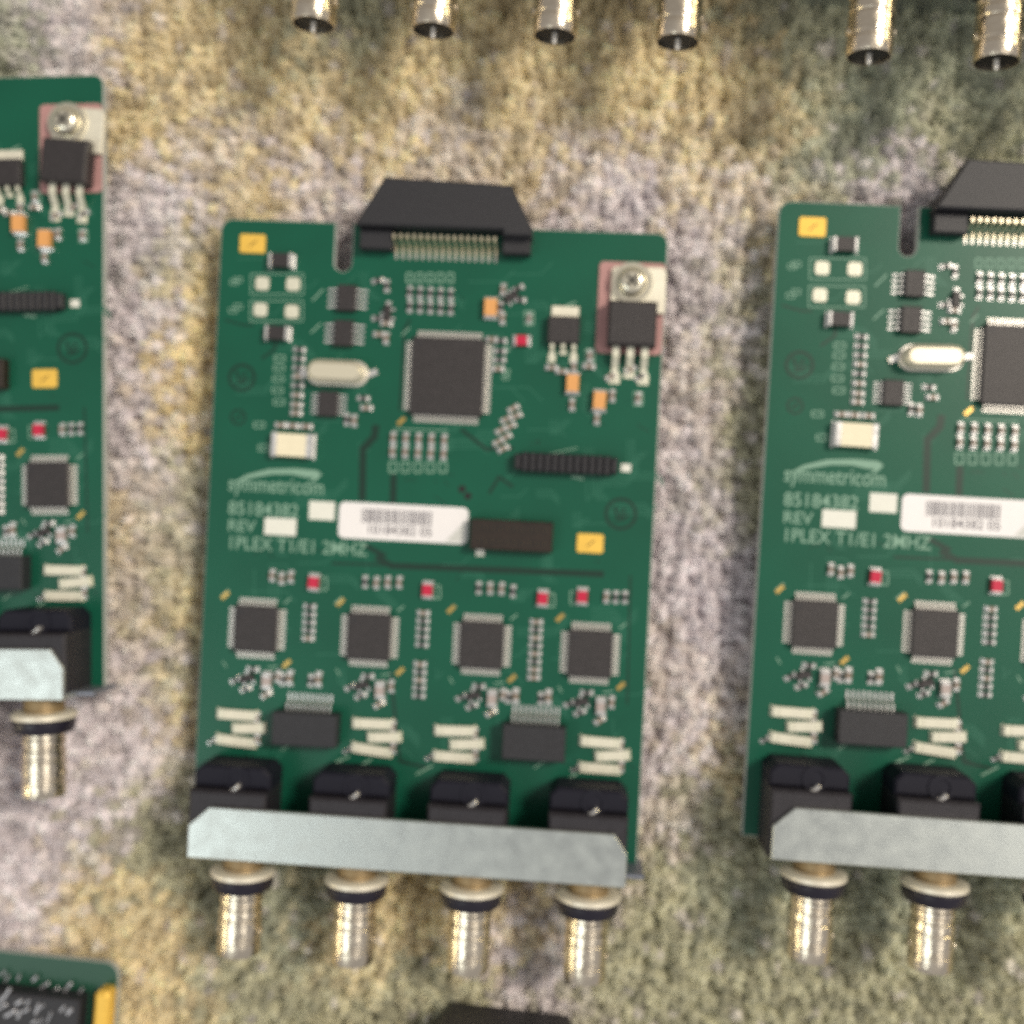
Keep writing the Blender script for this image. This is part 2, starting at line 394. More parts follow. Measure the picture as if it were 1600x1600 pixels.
t = MB(); line(Q((440, 1040), (405, 1085)), 0.4); bp('pour_channel', t.data('pour_channel', ['mask_gap']))
t = MB(); line(Q((985, 900), (980, 1100)), 0.4); bp('pour_channel', t.data('pour_channel', ['mask_gap']))
t = MB()
for i in range(26):
    u, v = random.choice([(random.uniform(360, 990), random.uniform(860, 900)), (random.uniform(330, 990), random.uniform(1180, 1200)), (random.uniform(580, 760), random.uniform(740, 780)), (random.uniform(820, 1000), random.uniform(640, 700))])
    line(Q((u, v), (u+random.uniform(-26, 26), v+random.choice([0, 8, -6, 12]))), 0.16)
bp('hairline_traces', t.data('hairline_traces', ['mask_gap']))
for (u, v, r) in ((378, 590, 2.9), (970, 803, 3.3)):
    t = MB()
    c = L(u, v); t.ring(c, r-0.6, r, 0.006, 0.026, 0)
    t.box((c.x-0.9, c.y+0.3, 0.01), (0.5, 2.4, 0.03), 0, 0.3); t.box((c.x+0.3, c.y+0.2, 0.01), (0.45, 2.2, 0.034), 0, -0.4)
    t.box((c.x+1.1, c.y-0.4, 0.01), (1.3, 0.45, 0.038), 0, 0.5); t.box((c.x-0.1, c.y-1.2, 0.01), (2.2, 0.4, 0.042), 0, 0.2)
    bp('etched_mark', t.data('etched_mark', ['mask_gap']))
t = MB()
c = L(372, 652); t.ring(c, 1.3, 1.7, 0.006, 0.026, 0); t.box((c.x, c.y, 0.01), (1.8, 0.4, 0.03), 0, 0.7)
bp('etched_mark', t.data('etched_mark', ['mask_gap']))
h = MB()
for (u, v, r) in ((722, 764, 0.75), (731, 775, 0.75)): h.cyl(tuple(L(u, v))[:2]+(-0.02,), r, 0.05, 0, 16)
bp('drill_hole', h.data('drill_hole', ['dark_recess']))

t = MB()
for i in range(110):
    u, v = random.uniform(350, 990), random.uniform(400, 1180)
    a_ = random.choice([(1, 0), (0, 1), (1, 0), (0, 1)]); n1 = random.uniform(14, 60); k = random.choice([-1, 1]); n2 = random.uniform(6, 22)
    for q_ in range(random.choice([1, 1, 3, 4])):
        uu, vv = u+q_*5*a_[1], v+q_*5*a_[0]
        line(Q((uu, vv), (uu+a_[0]*n1, vv+a_[1]*n1), (uu+a_[0]*n1+n2, vv+a_[1]*n1+k*n2)), 0.22, 0.004)
bp('fine_traces', t.data('fine_traces', ['trace']))
# silkscreen lettering and outlines
def text_mesh(name, s, size, shear=0.0, m='silk', bold=0.0):
    cu = bpy.data.curves.new(name, 'FONT'); cu.body = s; cu.size = size*MM; cu.shear = shear; cu.offset = bold*MM; cu.extrude = 0.008*MM
    o = bpy.data.objects.new(name, cu); COL.objects.link(o)
    dg = bpy.context.evaluated_depsgraph_get(); me = bpy.data.meshes.new_from_object(o.evaluated_get(dg)); me.name = name
    me.materials.clear(); me.materials.append(MAT[m]); bpy.data.objects.remove(o); bpy.data.curves.remove(cu); return me
def put_text(s, u, v, width_px, size, bold=0.03, m='silk'):
    me = text_mesh('silkscreen_text', s, size, 0, m, bold)
    xs = [vv.co.x for vv in me.vertices]; w_ = (max(xs)-min(xs))/MM
    k = (width_px/7.62)/w_
    p = L(u, v); return bp('silkscreen_text', me, (p.x, p.y, 0.02), 0, (k, 1, 1))
put_text('symmetricom', 356, 766, 152, 4.6)
put_text('85184382', 356, 803, 112, 3.9)
put_text('REV', 355, 829, 44, 3.4)
put_text('1PLEX T1/E1 2MHZ', 354, 857, 219, 3.8)
t = MB()
sw = [(360, 757), (385, 742), (420, 733), (462, 732), (495, 735), (503, 741), (494, 751), (476, 757)]
sw2 = [(360, 757), (392, 747), (425, 741), (455, 741), (478, 746), (490, 747), (488, 750), (476, 757)]
for i in range(len(sw)-1):
    q = [L(*sw[i]), L(*sw[i+1]), L(*sw2[i+1]), L(*sw2[i])]; t.add([(p.x, p.y, 0.02) for p in q], [(0, 1, 2, 3)])
bp('silkscreen_logo', t.data('silkscreen_logo', ['silk']))
t = MB()
def ln(u0, v0, u1, v1, wd=0.22):
    a, b = L(u0, v0), L(u1, v1); n = Vector((-(b-a).y, (b-a).x)).normalized()*wd/2
    t.add([(a.x-n.x, a.y-n.y, 0.02), (b.x-n.x, b.y-n.y, 0.02), (b.x+n.x, b.y+n.y, 0.02), (a.x+n.x, a.y+n.y, 0.02)], [(0, 1, 2, 3)])
def rect(u, v, w_, h_, wd=0.2):
    ln(u-w_/2, v-h_/2, u+w_/2, v-h_/2, wd); ln(u-w_/2, v+h_/2, u+w_/2, v+h_/2, wd); ln(u-w_/2, v-h_/2, u-w_/2, v+h_/2, wd); ln(u+w_/2, v-h_/2, u+w_/2, v+h_/2, wd)
rect(433, 444, 82, 32); rect(432, 486, 82, 32)
for u, v in ((372, 437), (372, 479), (366, 441), (364, 485)): rect(u, v, 12, 7)
for i in range(5):
    rect(614+19.5*i, 730, 11, 16, 0.28); rect(640+16*i, 434, 9, 14, 0.28)
for u, v in ((437, 560), (436, 575), (435, 592), (434, 610), (436, 628), (405, 664), (412, 700)): rect(u, v, 16, 8, 0.25)
for u, v in ((827, 497), (922, 556), (997, 623)): rect(u, v, 13, 20, 0.3)
for i in range(6): rect(768+random.uniform(-3, 24), 545+i*9, 9, 6, 0.2)
for u, v in ((506, 912), (683, 925), (862, 938), (896, 934)): rect(u, v, 9, 20, 0.24)
for u, v in ((650, 1210), (508, 1200), (555, 1200), (880, 1235), (520, 1195), (890, 1215), (690, 1218)):
    ln(u, v, u+26, v-14, 0.35)
for (u, v) in ((398, 983), (575, 995), (752, 1008), (922, 1022)):
    ln(u-52, v-52, u-40, v-62, .3); ln(u+46, v-40, u+56, v-48, .3); ln(u-50, v+50, u-44, v+60, .25); ln(u+20, v+60, u+36, v+58, .25)
ln(628, 524, 640, 512, .3); ln(845, 712, 902, 700, .2); ln(893, 745, 912, 748, .5); ln(884, 478, 900, 472, .3); ln(488, 470, 505, 452, .3); ln(486, 520, 502, 505, .3)
ln(615, 670, 700, 673, .2); ln(835, 1200, 850, 1190, .3); ln(440, 1172, 452, 1164, .35)
bp('silkscreen_outlines', t.data('silkscreen_outlines', ['silk']))
for u, v, w_, h_ in ((438, 823, 51, 27), (503, 798, 41, 29), (978, 731, 15, 12), (750, 863, 13, 11)):
    c = L(u, v); bp('blank_patch', MB().box((0, 0, 0.02), (w_/7.62, h_/7.62, 0.03)).data('blank_patch', ['silk_solid']), c)

# barcode label
def rrect(w_, h_, r, n=5):
    return arc(w_/2-r, h_/2-r, r, 0, 90, n)+arc(-w_/2+r, h_/2-r, r, 90, 180, n)+arc(-w_/2+r, -h_/2+r, r, 180, 270, n)+arc(w_/2-r, -h_/2+r, r, 270, 360, n)
c = L(630, 817)
lab = bp('barcode_label', MB().prism(rrect(204/7.62, 57/7.62, 1.2), 0.03, 0.12).data('barcode_label', ['label_white']), c)
bp('label_corner', MB().prism([(13.2, -3.4), (13.2, 1.4), (8.8, -3.4)], 0.121, 0.135).data('label_corner', ['label_film']), parent=lab)
t = MB(); x = -8.6
while x < 5.8:
    ww = random.choice([0.12, 0.12, 0.22, 0.32]); t.box((x+ww/2, 1.1, 0.13), (ww, 2.9, 0.02)); x += ww+random.choice([0.12, 0.2, 0.3])
bp('barcode', t.data('barcode', ['label_ink']), parent=lab)
me = text_mesh('label_text', '10184382 05', 2.6, 0, 'label_ink', 0.02); bp('label_text', me, (-7.6, -2.5, 0.125), parent=lab)

# small passives: one mesh per kind, placed many times
def chip_mesh(name, l, wd, hh, body, end='tin', e=0.28):
    m = MB(); el = l*e
    m.box((0, 0, hh/2+0.08), (l-2*el, wd*0.94, hh*0.94), 0)
    for s_ in (-1, 1):
        m.box((s_*(l/2-el/2), 0, hh/2+0.08), (el, wd, hh), 1, 0, 0.1)
        m.box((s_*(l/2+0.12), 0, 0.07), (0.55, wd*1.12, 0.14), 1, 0, 0, 0.06)
    return m.data(name, [body, end])
M_CAP = chip_mesh('chip_capacitor', 1.9, 1.1, 0.75, 'cap_body')
M_RES = chip_mesh('chip_resistor', 1.9, 1.05, 0.5, 'res_body', e=0.26)
M_BIG = chip_mesh('large_capacitor', 3.1, 1.9, 1.3, 'pinkish_cap', e=0.24)
M_DIO = chip_mesh('diode', 4.8, 2.9, 2.0, 'chip_black', 'tin', 0.13)
M_TAN = chip_mesh('tantalum_capacitor', 3.9, 2.6, 1.7, 'orange', 'tin', 0.07)
M_LED = chip_mesh('indicator_lamp', 3.0, 2.1, 1.2, 'red_led', 'tin', 0.14)
M_FUSE = chip_mesh('fuse', 8.4, 4.9, 2.3, 'ceramic_fuse', 'tin', 0.14)
M_BAR = chip_mesh('ceramic_resistor', 8.0, 2.05, 0.9, 'ceramic_cream', 'solder_cream', 0.16)
def chip(me, u, v, vert=0, rz=0.0, sc=None, name=None):
    z = 0.7; p = L(u, v, z); p.z = 0
    return bp(name or me.name.split('.')[0], me, p, rz+(math.pi/2 if vert else 0)+random.uniform(-0.04, 0.04), sc)
for i in range(5):
    chip(M_RES, 640+16*i, 456+i*0.9, 1); chip(M_RES, 640+16*i, 478+i*0.9, 1)
    chip(M_CAP, 614+20*i, 684+i, 1); chip(M_CAP, 613+20*i, 705+i, 1)
for v in (546, 560, 574, 588, 602, 617, 632, 645): chip(random.choice([M_RES, M_CAP]), 467-(v-546)*0.05, v, 0)
for u in (438, 457, 478): chip(M_CAP, u, 664+(u-438)*.05, 0)
chip(M_RES, 567, 622); chip(M_CAP, 572, 637); chip(M_RES, 541, 655, 1); chip(M_CAP, 553, 657, 1)
chip(M_RES, 590, 438, 0, 0.2); chip(M_RES, 604, 446, 1); chip(M_RES, 606, 480, 1); chip(M_RES, 590, 497); chip(M_CAP, 603, 505); chip(M_CAP, 592, 522); chip(M_CAP, 603, 528, 1)
chip(M_CAP, 786, 452, 1); chip(M_RES, 809, 450, 0, .5); chip(M_RES, 812, 468); chip(M_RES, 782, 480, 1); chip(M_CAP, 785, 497, 1); chip(M_CAP, 827, 497, 1, 0, (0.8, 0.8, 1))
chip(M_CAP, 768, 530); chip(M_RES, 782, 532); chip(M_RES, 781, 548); chip(M_RES, 780, 562); chip(M_CAP, 778, 576)
for u, v in ((802, 638), (806, 650), (791, 655), (797, 666), (783, 672), (790, 683), (779, 690), (786, 701)): chip(M_CAP, u, v, 0, 0.5)
chip(M_CAP, 862, 574); chip(M_CAP, 878, 580); chip(M_CAP, 897, 573, 1); chip(M_CAP, 922, 556, 1); chip(M_CAP, 920, 572)
chip(M_CAP, 955, 588, 0, .5); chip(M_CAP, 985, 577, 0, .5); chip(M_RES, 1001, 588, 0, .5); chip(M_CAP, 998, 622, 1)
chip(M_CAP, 957, 618, 1); chip(M_CAP, 894, 632, 1); chip(M_CAP, 933, 654, 1)
for u, v in ((440, 408), (434, 521)): chip(M_DIO, u, v)
for u, v in ((767, 481), (895, 599), (937, 626)): chip(M_TAN, u, v, 1)
chip(M_LED, 815, 532, 0)
for u, v in ((490, 910), (668, 922), (848, 935), (910, 932)): chip(M_LED, u, v, 1, -0.05)
for u0, v0, n in ((425, 902, 3), (570, 908, 4), (748, 918, 4), (948, 931, 3)):
    for i in range(n): chip(random.choice([M_RES, M_CAP]), u0+17*i*(0.85 if n == 3 else 1.05), v0+1.1*i+random.uniform(-3, 3), 1)
for u0, v0, n in ((483, 948, 5), (661, 958, 5), (656, 1038, 5), (838, 972, 8)):
    for i in range(n): chip(random.choice([M_RES, M_CAP, M_RES]), u0-i*0.6, v0+12.4*i, 0)
M_SOT = MB()
M_SOT.box((0, 0, 0.65), (2.9, 1.5, 1.1), 0, 0, 0.15)
for x_, y_ in ((-0.95, -1.1), (0.95, -1.1), (0, 1.1)): M_SOT.box((x_, y_, 0.15), (0.5, 0.8, 0.3), 1)
M_SOT = M_SOT.data('small_transistor', ['chip_black', 'tin'])
chip(M_SOT, 799, 463, 0, 0.6); chip(M_SOT, 605, 490, 1)
for (u, v), (pu, pv) in zip(((386, 1060), (566, 1071), (740, 1087), (909, 1097)), ((417, 1064), (594, 1079), (769, 1092), (939, 1104))):
    chip(M_SOT, u, v, 0, 0.35); chip(M_BIG, pu, pv, 1); chip(M_RES, u-19, v+3, 0, 0.5); chip(M_RES, u-3, v+17, 0, 0.4)
    chip(M_CAP, pu+17, pv-6, 1); chip(M_CAP, pu-2, pv+22, 0, 0.6); chip(M_RES, u+8, v-14, 0)
for u, v in ((452, 1060), (497, 1062), (806, 1088), (857, 1090)):
    chip(M_CAP, u, v, 1, 0, (1.25, 1.15, 1)); chip(M_RES, u-12, v+2, 1)
chip(M_FUSE, 458, 696)
for d in ((0, 0), (212, 14), (341, 25), (569, 43)):
    dx, dy = d
    chip(M_BAR, 370+dx, 1117+dy, 0, random.uniform(-.08, .04)); chip(M_BAR, 388+dx, 1138+dy, 0, random.uniform(-.02, .12), (0.82, 1, 1)); chip(M_BAR, 368+dx, 1158+dy, 0, random.uniform(-.1, .04))
    chip(M_CAP, 402+dx, 1155+dy, 1); chip(M_CAP, 402+dx, 1122+dy, 1, 0, (0.9, 0.9, 1)); chip(M_RES, 330+dx, 1159+dy, 0, .6, (.8, .8, .8))

# bare tinned pads and gold pads
me = MB(); me.prism(rrect(2.9, 2.8, 0.7), 0.01, 0.12, bev=0.08)
me = me.data('solder_pad', ['solder_cream'])
for u, v in ((410, 443), (458, 444), (407, 484), (456, 487)): bp('solder_pad', me, L(u, v))
g = MB(); g.prism(rrect(5.4, 3.9, 0.5), 0.01, 0.28, bev=0.08); g.box((0.1, 0, 0.27), (2.0, 0.22, 0.05), 1, 0.75)
g = g.data('gold_pad', ['gold_flat', 'brown_black'])
for u, v in ((395, 381), (922, 849)): bp('gold_pad', g, L(u, v))
g = MB().box((0, 0, 0.04), (2.0, 0.8, 0.06)).data('fiducial_dash', ['gold'])
for u, v in ((627, 658), (352, 930), (532, 941), (705, 952), (875, 965), (448, 1037), (625, 1049), (800, 1060), (970, 1072)):
    bp('gold_mark', g, L(u, v), 0.8)

# gull wing chips
def lead(m, x, y, z, dx, dy, reach, wd, mi=0):
    m.bar([(x, y, z), (x+dx*reach*0.35, y+dy*reach*0.35, z), (x+dx*reach*0.55, y+dy*reach*0.55, 0.09), (x+dx*reach, y+dy*reach, 0.09)], wd, 0.13, mi)
def flat_pack(u, v, wpx, hpx, n, reach, zt, pitch=None):
    c = L(u, v, zt); c.z = 0; w_, h_ = wpx/7.75, hpx/7.75
    b = bp('processor_chip' if n > 15 else 'square_chip', MB().box((0, 0, zt/2+0.1), (w_, h_, zt-0.1), 0, 0, 0.18).data('chip_body', ['chip_black']), c)
    d = MB().cyl((-w_/2+1.3, h_/2-1.3, zt+0.052), 0.45, 0.012, 0, 16); bp('orientation_dot', d.data('orientation_dot', ['moulded_black']), parent=b)
    for k, (dx, dy, half, span) in enumerate(((0, 1, h_/2, w_), (0, -1, h_/2, w_), (1, 0, w_/2, h_), (-1, 0, w_/2, h_))):
        m = MB(); p = span*0.9/n
        for i in range(n):
            o_ = (i-(n-1)/2)*p
            x_, y_ = (o_, dy*half) if dx == 0 else (dx*half, o_)
            lead(m, x_, y_, zt*0.5, dx, dy, reach, p*0.62)
        bp('lead_row', m.data('lead_row', ['lead_tin']), parent=b)
    return b
flat_pack(698.5, 588.5, 115, 122, 36, 1.5, 1.6)
for u, v in ((398.5, 983), (575.5, 995.5), (752, 1008.5), (922, 1022)): flat_pack(u, v, 69, 73, 14, 1.5, 1.6)
def side_leads(name, u, v, wpx, hpx, zt, n, reach, axis, body='chip_black', both=True, bev=0.2, pw=0.42, span=0.88):
    c = L(u, v, zt); c.z = 0; w_, h_ = wpx/7.75, hpx/7.75
    b = bp(name, MB().box((0, 0, zt/2+0.12), (w_, h_, zt-0.1), 0, 0, bev).data(name, [body]), c)
    for s_ in ((1, -1) if both else (1,)):
        m = MB(); sp_ = (h_ if axis == 'x' else w_)*span; p = sp_/n
        for i in range(n):
            o_ = (i-(n-1)/2)*p
            if axis == 'x': lead(m, s_*w_/2, o_, min(zt*0.5, 1.0), s_, 0, reach, p*pw)
            else: lead(m, o_, s_*h_/2, min(zt*0.5, 1.4), 0, s_, reach, p*pw)
        bp('lead_row', m.data('lead_row', ['tin']), parent=b)
    return b
side_leads('driver_chip', 541, 465, 30, 41, 1.6, 4, 2.2, 'x')
side_leads('driver_chip', 536, 520, 30, 41, 1.6, 4, 2.2, 'x')
side_leads('clock_chip', 512, 631, 31, 40, 1.3, 7, 1.7, 'x')
side_leads('line_transformer', 475, 1141, 103, 52, 4.2, 9, 3.4, 'y', 'moulded_black', False, span=0.74)
side_leads('line_transformer', 834, 1162, 98, 54, 4.2, 10, 3.4, 'y', 'moulded_black', False, span=0.8)

# regulator with tab (small) and the big one screwed over a pink pad
c = L(881, 515, 2.0); c.z = 0
b = bp('voltage_regulator', MB().box((0, 0, 1.15), (6.4, 5.4, 2.2), 0, 0, 0.25).data('voltage_regulator', ['chip_black']), c)
bp('metal_tab', MB().box((0.1, 3.85, 0.35), (5.6, 2.3, 0.5), 0, 0, 0.1).data('metal_tab', ['tab_tin']), parent=b)
for x_ in (-2.2, 0, 2.2):
    m = MB(); m.bar([(0, -2.7, 1.2), (0, -3.5, 1.2), (0, -4.2, 0.15), (0, -6.0 if x_ else -4.8, 0.15)], 0.9, 0.3); m.box((0, -5.6 if x_ else -4.4, 0.05), (1.5, 1.7 if x_ else 0.8, 0.1))
    bp('lead', m.data('lead', ['solder_cream']), (x_, 0, 0), parent=b)
pc0 = L(985, 482); pad_w, pad_h = 102/7.62, 142/7.62
bp('heat_pad', MB().prism(rrect(pad_w, pad_h, 1.0), 0.01, 0.4, bev=0.1).data('heat_pad', ['pink_pad']), pc0)
c = L(988, 505, 4.3); c.z = 0
b = bp('power_transistor', MB().box((0, 0, 2.5), (9.7, 8.9, 4.0), 0, 0, 0.5).data('power_transistor', ['chip_black']), c)
tb = MB(); tb.prism([(-5.1, 0), (5.9, 0), (5.9, 8.3), (5.2, 9.3), (-4.4, 9.3), (-5.1, 8.6)], 0.42, 1.6, bev=0.15)
tab = bp('metal_tab', tb.data('metal_tab', ['tab_tin']), (0.6, 2.6, 0), parent=b)
for x_ in (-2.9, 0, 2.9):
    m = MB(); m.bar([(0, -4.4, 2.2), (0, -6.4, 2.2), (0, -8.6, 0.2), (0, -11.2 if x_ else -9.6, 0.2)], 1.35, 0.5); m.box((0, -10.6 if x_ else -9.4, 0.06), (2.2, 2.2, 0.11))
    bp('lead', m.data('lead', ['solder_cream']), (x_, 0, 0), parent=b)
sc_ = MB(); sc_.ring((0, 0), 0.0, 4.1, 1.6, 2.1, 0)
sc_.lathe([(2.9, 2.1), (2.9, 2.9), (2.5, 3.6), (1.7, 4.1), (1.5, 4.1)], Matrix.Identity(4), 32, 0)
sc_.box((0, 0, 4.1), (2.9, 0.55, 0.08), 1, 0.8); sc_.box((0, 0, 4.1), (0.55, 2.9, 0.09), 1, 0.8)
scp = L(988, 438, 4.0)
bp('screw', sc_.data('screw', ['screw_steel', 'dark_recess'], 40), (scp.x, scp.y, 0))

# crystal can lying flat
def stadium(l, wd, n=10): return arc(l/2-wd/2, 0, wd/2, -90, 90, n)+arc(-l/2+wd/2, 0, wd/2, 90, 270, n)
m = MB(); m.prism(stadium(11.6, 4.4), 0.7, 4.0, 0, 0, bev=0.7)
cr = L(527, 580, 3.5); cr.z = 0
cr.x -= 0.6
crystal = bp('crystal_can', m.data('crystal_can', ['can_metal'], 35), cr)
m = MB(); m.prism(stadium(13.0, 5.4), 0.05, 0.7, 0, 0, bev=0.15); bp('base_flange', m.data('base_flange', ['lead_tin']), parent=crystal)
m = MB(); m.box((7.0, 0.2, 0.35), (2.6, 1.3, 0.5), 0, 0.4, 0.1); m.box((-7.0, -0.4, 0.35), (2.4, 1.3, 0.5), 0, 0.2, 0.1); bp('solder_joint', m.data('solder_joint', ['tin']), parent=crystal)

# black ribbed socket strip and the brown pin header
a, b_ = L(803, 722, 2.5), L(966, 727, 2.5); ln_ = (b_-a).length
m = MB(); nrib = 14
for i in range(nrib):
    x_ = (i+0.5)/nrib*ln_-ln_/2; r_ = 3.9 if 0 < i < nrib-1 else 3.1
    m.box((x_, 0, 1.4), (ln_/nrib*0.86, r_, 2.8), 0, 0, 0.35)
m.box((0, 0, 1.1), (ln_*0.97, 3.3, 2.1), 0, 0, 0.2)
ce = (a+b_)/2; ce.z = 0
bp('ribbed_socket', m.data('ribbed_socket', ['moulded_black']), ce)
c = L(799, 837, 3.0); c.z = 0
hd = bp('pin_socket', MB().box((0, 0, 1.6), (16.6, 6.2, 3.0), 0, 0, 0.25).data('pin_socket', ['brown_black']), c)
m = MB()
for i in range(10):
    for j in (-1, 1): m.box(((i-4.5)*1.5, j*1.35, 3.13), (0.85, 0.95, 0.05), 0)
bp('contact_holes', m.data('contact_holes', ['dark_recess']), parent=hd)
m = MB()
for i in range(10):
    for j in (-1, 1): m.box(((i-4.5)*1.5, j*1.35, 3.17), (0.22, 0.6, 0.04), 0, 0.2)
bp('contact_springs', m.data('contact_springs', ['spring_dull']), parent=hd)

# edge connector
zt = 6.0
q = [L(601, 276, zt), L(800, 289, zt), L(831, 366, zt), L(785, 371, zt), L(615, 362, zt), L(556, 351, zt)]
pts = [(p.x, p.y) for p in q]
pts = [pts[0], pts[1], (pts[2][0], pts[2][1]), (pts[2][0], pts[2][1]-0.5), (pts[3][0], pts[3][1]-0.5), (pts[3][0], pts[3][1]-1.6), (pts[4][0], pts[4][1]-1.2), (pts[4][0], pts[5][1]-0.6), (pts[5][0], pts[5][1]-0.6), (pts[5][0], pts[5][1])]
ys = pts[5][1]
pts = [pts[0], pts[1], (pts[2][0], -1.3), (pts[2][0], -1.8), (pts[3][0], -1.8), (pts[3][0], -2.9), (pts[4][0], -2.9), (pts[4][0], -1.8), (pts[9][0], -1.8), (pts[9][0], -1.3)]
ec = bp('edge_connector', MB().prism(pts, 0.02, zt, 0, 0, bev=0.35).data('edge_connector', ['moulded_black']))
xL, xR = pts[9][0], pts[2][0]
yf = pts[0][1]
bp('lower_shell', MB().prism([(pts[0][0]+0.6, pts[0][1]-0.6), (pts[1][0]-0.6, pts[1][1]-0.6), (xR-0.6, 0.4), (xL+0.6, 0.4)], -TB+1.2, 0.0).data('lower_shell', ['moulded_black']), parent=ec)
for x0, x1 in ((xL+0.3, xL+7.0), (xR-6.0, xR-0.3)):
    bp('mounting_ear', MB().box(((x0+x1)/2, -3.9, 1.6), (x1-x0, 4.0, 3.2), 0, 0, 0.3).data('mounting_ear', ['moulded_black']), parent=ec)
x0, x1 = L(618, 380, 2).x, L(774, 385, 2).x
pm = MB(); pm.bar([(0, -2.9, 3.9), (0, -3.7, 3.9), (0, -4.9, 0.2), (0, -6.1, 0.12)], 0.5, 0.3)
pm = pm.data('contact_pin', ['pin_gold'])
npin = 16
for i in range(npin):
    bp('contact_pin', pm, (x0+(x1-x0)*i/(npin-1), 0, 0), parent=ec)
sm = MB()
for i in range(npin): sm.box((x0+(x1-x0)*i/(npin-1), -6.5, 0.08), (0.42, 1.3, 0.14))
bp('pin_pads', sm.data('pin_pads', ['lead_tin']), parent=ec)

# bracket: flange on top, face plate below it
ZF = 13.0
fl = [L(327, 1258, ZF), L(296, 1290, ZF), L(290, 1337, ZF), L(976, 1391, ZF), L(981, 1335, ZF), L(960, 1308, ZF)]
yb = (fl[2].y+fl[3].y)/2; yt = (fl[0].y+fl[5].y)/2; ym = (fl[1].y+fl[4].y)/2
xa = (fl[1].x+fl[2].x)/2; xb = (fl[3].x+fl[4].x)/2
fpts = [(fl[0].x, yt), (xa, ym), (xa, yb), (xb, yb), (xb, ym), (fl[5].x, yt)]
bracket = bp('bracket', MB().prism(fpts, ZF-1.0, ZF, 0, 0, bev=0.18).data('bracket', ['plate_steel']))
fp = MB()
fp.box(((xa+xb)/2, yb+0.5, (ZF-1.1-TB+0.6)/2), (xb-xa, 1.0, ZF-1.1+TB-0.6), 0)
face = bp('face_plate', fp.data('face_plate', ['plate_steel']), parent=bracket)
m = MB(); m.box(((xb+W+1.0)/2, yb+0.5, 2.0), (W+1.0-xb, 0.9, 11.0), 0, 0, 0.2); bp('side_ear', m.data('side_ear', ['plate_inner']), parent=bracket)

# four coaxial sockets
AX = Matrix.Rotation(D(90), 4, 'X')   # local +z -> board -y (out of the plate)
def housing():
    m = MB(); m.box((0, 0, 0), (0.001, 0.001, 0.001)); m = MB()
    yr = 0.0
    return m
hu = [(302, 420, 1196), (487, 612, 1208), (672, 795, 1221), (860, 982, 1236)]
axu = [(368, 1445), (551, 1460), (731, 1477), (915, 1492)]
pitch = (L(915, 1492, 10).x-L(368, 1445, 10).x)/3
ax0 = L(368, 1445, 10).x
ZC = 6.6
yr = sum(L(u0+60, v, 9).y for u0, _, v in hu)/4
hw = 15.4
hm = MB()
hd_ = yr-yb-0.1
hm.box((0, yr-hd_/2-2.2, 5.95), (hw, hd_-4.4, 11.9), 0, 0, 0.5)
hm.prism([(hw/2, -4.4+yr-0.0), (hw/2, yr-1.5), (hw/2-1.5, yr), (-hw/2+1.5, yr), (-hw/2, yr-1.5), (-hw/2, yr-4.4)], 0.05, 9.2, 1, 1, bev=0.5)
hm = hm.data('socket_housing', ['housing_black', 'housing_navy'])
rc = MB(); rc.ring((0, 0), 1.7, 2.5, 9.1, 9.45, 0); rc = rc.data('housing_recess', ['housing_navy'])
tp = MB(); tp.box((0, 0, 10.0), (2.3, 0.8, 1.8), 0, 0.75, 0.3); tp.box((-0.9, -0.5, 9.8), (1.2, 0.5, 1.0), 0, 0.75, 0.1); tp = tp.data('solder_tail', ['tin'])
wm = MB().lathe([(4.0, -0.3), (5.6, -0.3), (6.2, 0.0), (6.4, 0.25), (6.4, 0.9), (6.2, 1.1), (4.2, 1.1)], AX, 48).data('brass_washer', ['washer_brass'], 35)
nk = MB().lathe([(4.0, -3.0), (4.0, -0.28)], AX, 32).data('threaded_neck', ['dark_brass'], 30)
rm = MB().lathe([(4.1, 1.1), (5.9, 1.12), (6.15, 1.5), (6.0, 3.3), (5.5, 3.9), (4.1, 3.9)], AX, 48).data('insulating_ring', ['ring_black'], 35)
bl0, bl1 = 3.9, 16.9
R_ = 4.25
prof = [(R_-.2, bl0), (R_-.2, bl0+1.2), (R_, bl0+1.4), (R_, bl0+2.4), (R_-.25, bl0+2.7), (R_-.25, bl0+3.4), (R_-.02, bl0+3.7), (R_, bl0+5.2), (R_-.12, bl0+5.4), (R_-.12, bl0+5.7), (R_, bl0+5.9), (R_, bl1-3.8), (R_-.15, bl1-3.6), (R_-.15, bl1-2.9), (R_, bl1-2.7), (R_, bl1-0.6), (R_-.2, bl1), (R_-.35, bl1), (R_-.4, bl1-5)]
bm_ = MB().lathe(prof, AX, 48)
for s_ in (1, -1):   # bayonet studs
    bm_.lathe([(0.9, 3.5), (0.9, 4.4), (0.7, 4.5)], Matrix.Translation((0, -(bl1-4.6), 0)) @ Matrix.Rotation(s_*D(90), 4, 'Y'), 16)
bm_ = bm_.data('barrel', ['nickel'], 30)
im = MB().lathe([(3.86, bl1-2.0), (3.86, bl1-0.5)], AX, 32).data('inner_face', ['dark_recess'])
ip = MB().lathe([(0.5, bl1-5), (0.55, bl1+0.8), (0.3, bl1+1.4)], AX, 16).data('centre_pin', ['lead_tin'], 30)
